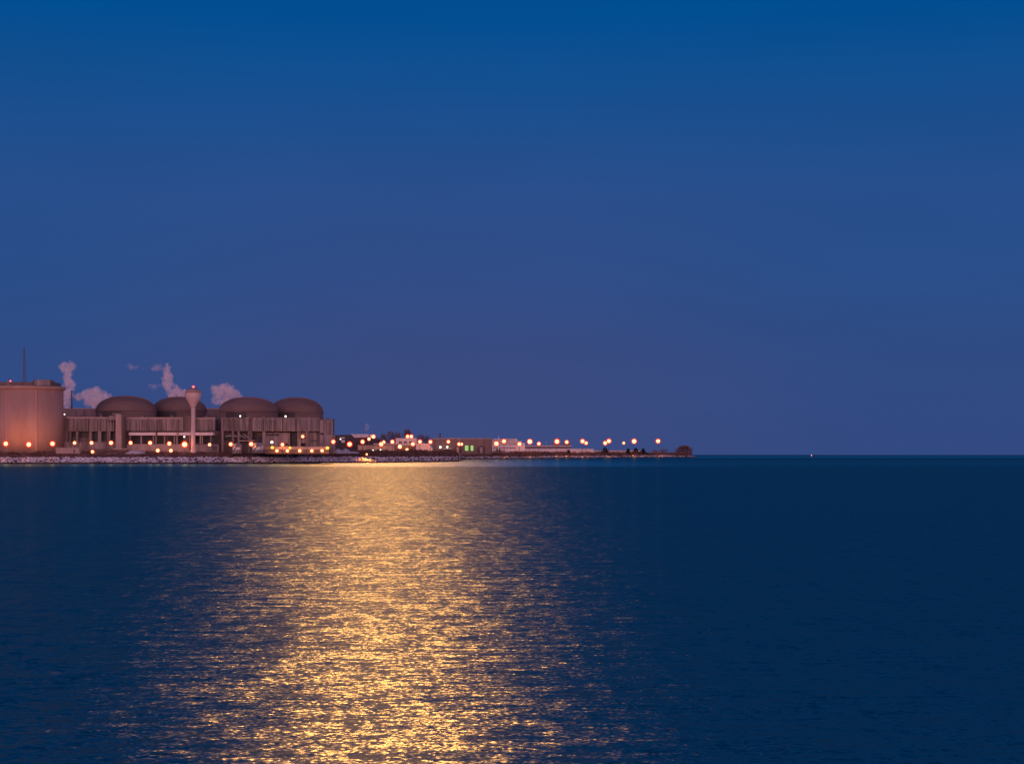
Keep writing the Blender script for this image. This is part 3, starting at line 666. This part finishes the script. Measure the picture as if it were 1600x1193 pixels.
# ------------------------------------------------------------------ lamps
# prototypes: unit sized, copied in a loop
proto_bulb = {}
def proto(name, mb, mat):
    o = mb.build(name, mat); col.objects.unlink(o); return o
PB = {k: proto('bulb', MB().ball((0, 0, 0), 1, seg=10, rings=6), k) for k in ('sodium', 'amber', 'cool', 'red')}
PG = {k: proto('bloom_shell', MB().ball((0, 0, 0), 1, seg=18, rings=12), k) for k in ('halo_shell', 'red_halo_shell')}  # shells added round the bulbs as bloom, not a part of the lamps
PPOLE = proto('pole', MB().tube((0, 0, 0), (0, 0, 1), 1.0, .6, 8), 'pole')
PCAP = proto('lamp_hood', MB().lathe(0, 0, [(1.0, 0), (.9, .12), (.25, .5), (0, .55)], 14), 'pole')
PBR = proto('bracket', MB().box(-.12, .12, 0, 1, -.12, .12), 'pole')
def child(src, parent, loc, sc):
    o = src.copy(); col.objects.link(o); o.parent = parent; o.location = loc; o.scale = sc if isinstance(sc, tuple) else (sc, sc, sc); return o
def lamp(px, py, Y, core, halo, label, bulb='sodium', kind='street', group='sodium lamps along the shore', halo_shell='halo_shell'):
    x, z = PX(px, Y), PZ(py, Y); rc, rh = M(core*.86, Y), M(halo*.87, Y)
    if kind == 'street':
        g = ground(px, Y)-.15; h = z-g
        t = thing('street_lamp', (x, Y, g), label, 'lamp', group)
        child(PPOLE, t, (0, 0, 0), (.19*Y/1240, .19*Y/1240, h-rc*.8))
    else:
        h = 0; t = thing('wall_lamp' if kind == 'wall' else 'beacon_lamp', (x, Y, z), label, 'lamp', group)
        if kind == 'wall': child(PBR, t, (0, rc*.6, 0), (1, 1.6, 1))
        else: child(PPOLE, t, (0, 0, -rc-1.6), (.15, .15, 1.6))
    b = child(PB[bulb], t, (0, 0, h), rc)
    if halo: child(PG[halo_shell], t, (0, 0, h), rh)
    c = child(PCAP, t, (0, 0, h+rc*.92), (rc*.8, rc*.8, rc*.5))
    return t
def flood(t, h, off, power, tilt=62, spread=150, color=(1.0, 0.30, 0.09), turn=0):
    """spot beam added at a lamp to light the things near it"""
    l = bpy.data.lights.new('flood_beam', 'SPOT'); l.energy = power; l.color = color; l.spot_size = math.radians(spread); l.spot_blend = .6; l.shadow_soft_size = .5
    o = bpy.data.objects.new('flood_beam', l); col.objects.link(o); o.parent = t; o.location = (0, off, h)
    o.rotation_euler = (math.radians(tilt), 0, math.radians(turn))
A = 'orange street lamp '
YF = 1224
LAMPS = [
 (9, 692.8, 1213, 3.6, 5.6, A+'before the drum building, the one by the picture edge'), (45, 694, 1213, 3.9, 6.0, A+'before the middle of the drum building'), (82, 692.8, 1213, 3.6, 5.6, A+'before the drum wall, close to the low pale shed'),
 (116.5, 691.5, YF+10, 2.7, 3.6, A+'above the end of the low pale shed'), (143, 691.5, YF+10, 2.9, 4.0, A+'directly above another lower lamp, drum side of the stair tower'), (144.5, 705.4, YF+8, 2.7, 3.8, 'low orange lamp on a short post directly under another lamp'),
 (173.5, 691.5, YF+10, 3.1, 4.6, A+'close beside the stair tower on its drum side'), (204, 691.5, YF+10, 2.9, 4.2, A+'just past the stair tower, above the lilac snow heap'), (234.5, 691.5, YF+10, 3.0, 4.4, A+'below the pale canopy, past the lilac snow heap'),
 (264.5, 692.6, YF+10, 3.1, 4.6, A+'below the canopy, above a low lamp, before the water tower'), (246.5, 703.4, YF+8, 3.0, 4.2, 'low orange lamp by the base wall, the farther of two from the water tower'), (267, 703.5, YF+8, 2.9, 4.0, 'low orange lamp by the base wall, the nearer of two to the water tower'),
 (288.5, 694, YF+4, 4.4, 6.6, 'large bright orange street lamp touching the stem of the water tower'), (327.5, 694.3, YF+10, 2.6, 3.4, A+'between the water tower and the smaller steel tank'), (360.5, 693.7, YF+10, 3.0, 4.4, A+'beside the smaller steel tank'),
 (392.5, 693.4, YF+10, 3.3, 4.8, A+'at the shoulder of the wider steel tank'),
 (432.7, 703.8, 1246, 2.7, 3.8, 'dock lamp under the orange band, closest to the steel tanks'), (449, 703.8, 1246, 2.7, 3.8, 'dock lamp second from the steel tanks under the orange band'), (468.3, 703.8, 1246, 2.7, 3.8, 'dock lamp at the middle of the row under the orange band'),
 (487.2, 703.8, 1246, 2.7, 3.8, 'dock lamp second from the snow mound under the orange band'), (503.2, 703.6, 1246, 2.7, 3.8, 'dock lamp closest to the snow mound under the orange band'),
 (441.3, 694.2, 1246, 2.8, 4.2, A+'above the loading dock with a red orange glow'), (520.8, 689.8, 1246, 3.0, 4.6, A+'at the outer corner of the plain end block'),
 (546.3, 693.6, 1480, 3.6, 5.6, A+'standing over the double peaked snow mound'), (566.5, 689.8, 1470, 3.0, 4.6, A+'at the near corner of the long low shed'), (576.5, 685.6, 1600, 2.5, 3.4, 'smaller lamp under the pale roof end of the sloped building'),
 (595.6, 693.6, 1475, 3.3, 5.2, A+'over the middle of the long low shed, brighter of a pair'), (599.6, 690.4, 1540, 2.5, 3.6, 'smaller lamp peeping up behind a brighter one over the long shed'), (613, 689.8, 1475, 2.9, 4.4, A+'between the long shed and the white hall'),
 (624.8, 697.4, 1565, 3.3, 4.0, 'bright lamp low on the yellow lit annex of the white hall'), (636, 702.4, 1560, 2.8, 3.6, 'lowest lamp at the foot of the white hall annex'), (645, 693.4, 1560, 3.0, 4.4, A+'against the corner pier of the white hall'),
 (656.2, 689.6, 1535, 2.8, 4.4, A+'above the pale shed with slanting shoulder'), (672.5, 690, 1535, 2.8, 4.4, A+'at the near corner of the large brown hall'),
 (700.5, 689.7, 1560, 2.6, 4.0, A+'before the brown hall, above the green loading door'), (717.2, 693.5, 1560, 2.5, 4.0, 'one of two touching lamps before the brown hall, on the loading door side'), (721.3, 693.6, 1563, 2.3, 3.0, 'one of two touching lamps before the brown hall, on the green window side'),
 (745, 689.1, 1560, 3.2, 4.9, A+'before the brown hall, past the green windows'), (775.6, 692.6, 2230, 3.6, 5.3, 'large lamp by the door of the tiered white building'), (787.5, 689.0, 2240, 3.1, 4.8, A+'beyond the pipe gantry at the tiered white building'),
 (811.6, 693.3, 2230, 3.0, 4.2, A+'at the low stepped end of the tiered building'), (827.8, 689.6, 2290, 3.8, 5.4, 'large lamp standing just past the tiered building'), (842, 692.8, 2330, 2.6, 4.0, 'smaller lamp just beyond a large one, near the tiered building'),
 (870.3, 689.4, 2460, 3.6, 5.6, 'large lamp over the middle of the long white shed'), (885.5, 690.3, 2500, 2.7, 4.2, 'smaller lamp above the small conifer and long white shed'), (910.2, 689.0, 2580, 3.1, 4.8, 'higher lamp of the pair over the far end of the long white shed'),
 (915.8, 691.8, 2590, 2.5, 3.8, 'lower lamp of the pair over the far end of the long white shed'), (945.6, 691.8, 2690, 2.9, 4.4, 'lower lamp of the pair above the largest conifer'), (951.4, 688.7, 2710, 3.1, 5.0, 'higher lamp of the pair above the largest conifer'),
 (974.6, 691.8, 2790, 2.0, 3.0, 'small pale yellow lamp above the faint conifer'), (990.8, 689.0, 2840, 3.6, 5.2, 'bright lamp directly above a dark conifer on the spit'), (1028.2, 688.8, 2980, 3.1, 4.8, 'last lamp of the shore, nearest the tip of the spit')]
FLOOD = {9: (4000, 136), 45: (4300, 136), 82: (3600, 138), 234.5: (900, 75), 264.5: (1200, 75), 246.5: (500, 80), 267: (500, 80), 288.5: (900, 95), 392.5: (500, 85), 360.5: (500, 85), 441.3: (900, 85),
         432.7: (260, 80), 449: (260, 80), 468.3: (260, 80), 487.2: (260, 80), 503.2: (260, 80), 546.3: (1500, 60), 595.6: (900, 80), 613: (1500, 80), 624.8: (1400, 80), 645: (900, 85), 656.2: (700, 70), 672.5: (1200, 85),
         700.5: (1400, 80), 745: (1400, 80), 775.6: (5000, 80), 811.6: (5000, 75), 827.8: (5000, 70), 870.3: (9000, 60), 885.5: (7000, 60), 910.2: (8000, 60), 990.8: (7000, 50), 1028.2: (7000, 45)}
EDGE = {745: 26000, 787.5: 30000, 827.8: 40000, 870.3: 40000, 885.5: 26000, 910.2: 34000, 951.4: 44000, 990.8: 44000, 1028.2: 44000, 9: 3000, 45: 3400, 82: 3000}
for a in LAMPS:
    if a[0] > 760 and a[0] not in EDGE: a = (a[0], a[1], max(a[2], shore(a[0])+18))+a[3:]
    if a[0] in EDGE and a[0] > 740: a = (a[0], a[1], shore(a[0])+16)+a[3:]
    t = lamp(*a)
    if a[0] in EDGE:
        px, Y = a[0], a[2]; h = PZ(a[1], Y)-t.location.z
        l = bpy.data.lights.new('added_shore_beam', 'SPOT'); l.energy = EDGE[a[0]]; l.color = (1.0, .30, .06); l.spot_size = math.radians(34); l.spot_blend = .7; l.shadow_soft_size = .6  # beam added for the orange marks of lamp reflections at the waterline
        o = bpy.data.objects.new('added_shore_beam', l); col.objects.link(o); o.parent = t; o.location = (0, -M(a[4], Y)-.5, h-.5)
        tgt = Vector((PX(px, Y), shore(px)+2, 1.0)); src = t.location+o.location
        o.rotation_euler = (src-tgt).to_track_quat('Z', 'Y').to_euler()
    if a[0] in FLOOD:
        if a[0] == 267: flood(t, PZ(a[1], a[2])-t.location.z, 2.0, 3000, 122, 90, (1.0, .36, .2), -70)  # extra sideways beam added to brighten the water tower
        p, tilt = FLOOD[a[0]]; flood(t, PZ(a[1], a[2])-t.location.z, M(a[4], a[2])+.5, p, tilt)
W = dict(bulb='cool', kind='wall', group='small white lamps on the buildings')
lamp(100.8, 647, 1250, 1.2, 0, 'small white lamp high on the wall between drum and service block', **W)
lamp(288, 682, 1252, 1.5, 0, 'small white lamp under the canopy, above the large lamp by the water tower', **W)
lamp(375.3, 649.7, 1256, 1.5, 0, 'small white lamp at the foot of the dome past the water tower', **W)
lamp(446.2, 650.2, 1256, 1.7, 0, 'small white lamp between the two domes past the water tower', **W)
lamp(424.8, 690.5, 1250, 2.5, 0, 'pale yellow wall lamp above the steel tank end of the dock', **W)
lamp(582.5, 703.4, 1486, 1.5, 0, 'tiny white lamp low on the long shed, nearer the snow mound', **W)
lamp(595, 702.6, 1486, 1.6, 0, 'tiny white lamp low on the long shed, nearer the white hall', **W)
lamp(688, 698.3, 1597, 2.0, 0, 'white wall lamp on the bare end of the large brown hall', **W)
lamp(699, 697.8, 1597, 1.8, 0, 'white wall lamp over the green loading door', **W)
lamp(532, 685.8, 1616, 1.2, 0, 'tiny lamp on the dark sloped building, beside its pale panel', **W)
AM = dict(bulb='amber', kind='wall', group='amber lamps on the loading dock')
lamp(425.5, 698.8, 1249, 2.6, 0, 'amber lamp on the dock band at its steel tank end', **AM)
lamp(453, 699.3, 1249, 2.2, 0, 'amber lamp on the dock band between two white dock lamps', **AM)
lamp(511.5, 699.5, 1249, 2.7, 0, 'amber lamp on the dock band at its snow mound end', **AM)
lamp(473, 681.6, 1258, 2.5, 3.6, 'orange wall lamp alone high on the recessed wall below the end dome', kind='wall', group='orange wall lamps')
lamp(637, 681.6, 1586, 2.7, 4.4, 'roof lamp of the white hall, nearer the long shed', kind='roof', group='roof lamps')
lamp(642.6, 681.6, 1586, 2.7, 4.4, 'roof lamp of the white hall, nearer the brown hall', kind='roof', group='roof lamps')
lamp(583.3, 681.9, 1640, 3.2, 4.6, 'large roof lamp over the end of the sloped dark building', kind='roof', group='roof lamps')
RD = dict(bulb='red', kind='roof', halo_shell='red_halo_shell', group='red warning beacons')
lamp(16, 595.2, YV-8, 1.5, 2.6, 'red warning beacon on the roof of the drum building', **RD)
lamp(302.1, 604.2, 1238, 1.8, 3.2, 'red warning beacon on top of the water tower', **RD)
# low shore lamp; its beam is added in place of the moon's glint on rocks
SH = lamp(573, 709.4, 1331, 1.6, 2.4, 'low orange lamp among the rocks, its beam added for the moon glint')
flood(SH, PZ(709.4, 1331)-SH.location.z-.6, -3.0, 9000, -12, 150, (1.0, .24, .03))

# navigation buoy far out
Yb = 3300; x = PX(1268, Yb)
t = thing('navigation_buoy', (x, Yb, 0), 'tiny red navigation buoy alone on the far water', 'buoy')
mb = MB(); mb.lathe(x, Yb, [(1.2, -.6), (1.4, .2), (1.2, .7), (.5, .9)], 16); mb.build('float', 'buoyred', t)
mb = MB(); mb.lathe(x, Yb, [(.5, .9), (.25, 3.2)], 10); mb.build('tower', 'buoyred', t)
child(PB['red'], t, (0, 0, 3.5), .75)

# ------------------------------------------------------------------ steam
def steam_mat(name, dens):
    m, nt, out = new_mat(name)
    v = N(nt, 'ShaderNodeVolumePrincipled'); nt.links.new(v.outputs[0], out.inputs['Volume'])
    v.inputs['Color'].default_value = (1.0, 0.985, 1.0, 1); v.inputs['Anisotropy'].default_value = -0.3
    geo = N(nt, 'ShaderNodeNewGeometry'); nz = N(nt, 'ShaderNodeTexNoise'); setin(nz, Scale=0.2, Detail=3.0, Roughness=0.6)
    nt.links.new(geo.outputs['Position'], nz.inputs['Vector'])
    d = math_n(nt, 'MULTIPLY', math_n(nt, 'SUBTRACT', nz.outputs[0], 0.34), dens*4.0)
    nt.links.new(math_n(nt, 'MAXIMUM', d, 0.0), v.inputs['Density'])
    return m
MAT['steam'] = steam_mat('steam', 0.14); MAT['thin_steam'] = steam_mat('thin_steam', 0.035)
def steam(label, pts, Y, mat='steam'):
    """a plume is a denser core inside two thinner veils, so that it thins out towards its edge"""
    t = thing('steam_plume', (PX(pts[0][0], Y), Y, PZ(pts[-1][1], Y)), label, 'steam', 'steam plumes over the plant')
    seed = R.randrange(10**6)
    for name, k, vox in (('dense_core', .74, .6), ('middle_veil', 1.0, .7), ('outer_veil', 1.36, .8)):
        q = random.Random(seed); mb = MB()
        for (a, b, r), nx in zip(pts, pts[1:]+[None]):
            mb.ball((PX(a, Y), Y+q.uniform(-2, 2), PZ(b, Y)), M(r*k, Y), seg=14, rings=9)
            for _ in range(4):
                th = q.random()*6.28; rr = r*q.uniform(.3, .62)
                mb.ball((PX(a+math.cos(th)*r*.8, Y), Y+q.uniform(-3, 3), PZ(b+math.sin(th)*r*.8, Y)), M(rr*k, Y), seg=10, rings=7)
            if nx and abs(nx[0]-a)+abs(nx[1]-b) < (r+nx[2])*2.2:
                mb.ball((PX((a+nx[0])/2, Y), Y, PZ((b+nx[1])/2, Y)), M((r+nx[2])*.45*k, Y), seg=12, rings=8)
        o = mb.build(name, mat, t)
        rm = o.modifiers.new('merge', 'REMESH'); rm.mode = 'VOXEL'; rm.voxel_size = vox
        dm = o.modifiers.new('billow', 'DISPLACE'); dm.texture = BILLOW; dm.strength = 2.6 if name == 'dense_core' else 5.2; dm.mid_level = 0.5; dm.texture_coords = 'GLOBAL'
BILLOW = bpy.data.textures.new('billow', 'CLOUDS'); BILLOW.noise_scale = 2.6; BILLOW.noise_depth = 3
steam('tall pink steam column rising beside the drum building', [(100, 573, 6), (111, 572, 6), (105, 583, 6), (106, 593, 6), (108, 602, 7), (114, 602, 4), (105, 613, 8), (102, 625, 7), (104, 634, 6)], 1420)
steam('wide pink steam cloud just above the shoulder of the nearest dome', [(122, 620, 5), (137, 615, 6), (148, 613, 7), (159, 617, 6), (169, 620, 5), (140, 625, 8), (152, 627, 9), (166, 629, 6)], 1425)
steam('twisting pink steam column behind the water tower', [(262, 573, 3.5), (261, 583, 5), (262, 591, 7), (262, 599, 6.5), (266, 607, 6), (275, 611, 7), (285, 614, 6), (270, 617, 7), (295, 616, 5)], 1425)
steam('short double headed steam puff between water tower and next dome', [(337, 609, 6.5), (347, 606, 6), (345, 616, 7), (357, 606, 6), (361, 614, 7), (370, 617, 6), (338, 624, 6), (355, 626, 8)], 1420)
steam('small faint wisp of steam drifting high above the nearest dome', [(204, 573, 4), (209, 572.5, 2.6), (214, 574, 2), (221, 575, 1.6), (229, 576, 1.5)], 1425, 'thin_steam')
steam('faint hooked wisp beside the top of the twisting steam column', [(241, 575, 4), (248, 574, 5), (254, 577, 3)], 1425, 'thin_steam')
steam('faint lower wisp to the drum side of the twisting steam column', [(234, 603, 2.5), (240, 604, 4.5), (249, 602, 2)], 1425, 'thin_steam')
steam('tiny faint wisp of steam over the sloped dark building', [(575, 664, 2.4), (573, 668, 2.4), (571, 673, 1.8)], 1660, 'thin_steam')

# ------------------------------------------------------------------ sky and moonlight
MOON_EL, MOON_AZ = 21.0, math.degrees(math.atan((588-800)/F))
w = bpy.data.worlds.new('World'); scene.world = w; w.use_nodes = True
nt = w.node_tree; nt.nodes.clear()
out = N(nt, 'ShaderNodeOutputWorld'); bg = N(nt, 'ShaderNodeBackground'); nt.links.new(bg.outputs[0], out.inputs[0])
tc = N(nt, 'ShaderNodeTexCoord'); sp = N(nt, 'ShaderNodeSeparateXYZ'); nt.links.new(tc.outputs['Generated'], sp.inputs[0])
HI = [(0.215, (0.006, 0.077, 0.275)), (0.25, (0.0, 0.076, 0.285)), (0.40, (0.0, 0.045, 0.16)), (1.0, (0.0, 0.022, 0.09))]
d1 = ramp(nt, sp.outputs[2], [(0.0, (0.046, 0.069, 0.206)), (0.05, (0.041, 0.069, 0.214)), (0.10, (0.031, 0.073, 0.240)), (0.15, (0.023, 0.075, 0.252))] + HI)
d2 = ramp(nt, sp.outputs[2], [(0.0, (0.032, 0.069, 0.222)), (0.05, (0.030, 0.070, 0.228)), (0.11, (0.022, 0.076, 0.252)), (0.15, (0.020, 0.076, 0.258))] + HI)
side = N(nt, 'ShaderNodeMapRange'); side.interpolation_type = 'SMOOTHSTEP'; nt.links.new(math_n(nt, 'ABSOLUTE', math_n(nt, 'ADD', sp.outputs[0], 0.04)), side.inputs[0]); setin(side, From_Min=0.03, From_Max=0.27)
mxs = N(nt, 'ShaderNodeMix', data_type='RGBA'); nt.links.new(side.outputs[0], mxs.inputs['Factor']); nt.links.new(d1, mxs.inputs['A']); nt.links.new(d2, mxs.inputs['B'])
# very thin uneven veil of cirrus, barely lighter than the sky
vm = N(nt, 'ShaderNodeMapping'); vm.inputs['Scale'].default_value = (5, 5, 22); vm.inputs['Rotation'].default_value = (0, .12, 0); nt.links.new(tc.outputs['Generated'], vm.inputs['Vector'])
vn = N(nt, 'ShaderNodeTexNoise'); setin(vn, Scale=1.0, Detail=4.0, Roughness=0.5); nt.links.new(vm.outputs[0], vn.inputs['Vector'])
vs_ = N(nt, 'ShaderNodeVectorMath', operation='SCALE'); nt.links.new(mxs.outputs['Result'], vs_.inputs[0]); nt.links.new(math_n(nt, 'ADD', math_n(nt, 'MULTIPLY', vn.outputs[0], 0.16), 0.92), vs_.inputs['Scale'])
dusk = vs_.outputs[0]
# afterglow of the set sun low in the sky behind the photographer
back = N(nt, 'ShaderNodeMapRange'); back.interpolation_type = 'SMOOTHSTEP'; nt.links.new(sp.outputs[1], back.inputs[0]); setin(back, From_Min=0.1, From_Max=-0.85)
band = ramp(nt, sp.outputs[2], [(0.0, 1.0), (0.10, 0.9), (0.30, 0.35), (0.55, 0.0)], 'EASE')
g = math_n(nt, 'MULTIPLY', back.outputs[0], band)
GLOWC = (2.9, 1.32, 1.35)
gc = N(nt, 'ShaderNodeVectorMath', operation='SCALE'); gc.inputs[0].default_value = GLOWC; nt.links.new(g, gc.inputs['Scale'])
sky = N(nt, 'ShaderNodeTexSky'); sky.sky_type = 'NISHITA'; sky.sun_disc = False
sky.sun_elevation = math.radians(MOON_EL); sky.sun_rotation = math.radians(MOON_AZ)
sk = N(nt, 'ShaderNodeVectorMath', operation='SCALE'); nt.links.new(sky.outputs[0], sk.inputs[0]); sk.inputs['Scale'].default_value = 0.00002
a1 = N(nt, 'ShaderNodeVectorMath', operation='ADD'); nt.links.new(dusk, a1.inputs[0]); nt.links.new(gc.outputs[0], a1.inputs[1])
a2 = N(nt, 'ShaderNodeVectorMath', operation='ADD'); nt.links.new(a1.outputs[0], a2.inputs[0]); nt.links.new(sk.outputs[0], a2.inputs[1])
nt.links.new(a2.outputs[0], bg.inputs[0]); bg.inputs[1].default_value = 1.0
sun = bpy.data.lights.new('moon', 'SUN'); so = bpy.data.objects.new('moon', sun); col.objects.link(so)
sun.energy = 0.385; sun.angle = math.radians(0.53); sun.color = (1.0, 0.19, 0.045)
d = Vector((math.sin(math.radians(MOON_AZ))*math.cos(math.radians(MOON_EL)), math.cos(math.radians(MOON_AZ))*math.cos(math.radians(MOON_EL)), math.sin(math.radians(MOON_EL))))
so.rotation_euler = d.to_track_quat('Z', 'Y').to_euler()

# ------------------------------------------------------------------ render settings
scene.view_settings.view_transform = 'Standard'; scene.view_settings.look = 'None'; scene.view_settings.exposure = 0; scene.view_settings.gamma = 1
c = scene.cycles
c.max_bounces = 6; c.diffuse_bounces = 2; c.glossy_bounces = 3; c.transparent_max_bounces = 12; c.volume_bounces = 5
c.use_denoising = True; c.denoiser = 'OPENIMAGEDENOISE'; c.denoising_input_passes = 'RGB_ALBEDO_NORMAL'; c.denoising_prefilter = 'ACCURATE'; c.sample_clamp_direct = 0; c.sample_clamp_indirect = 3.0; c.use_light_tree = True; c.use_adaptive_sampling = False
c.volume_step_rate = 1.0; c.caustics_reflective = False; c.caustics_refractive = False
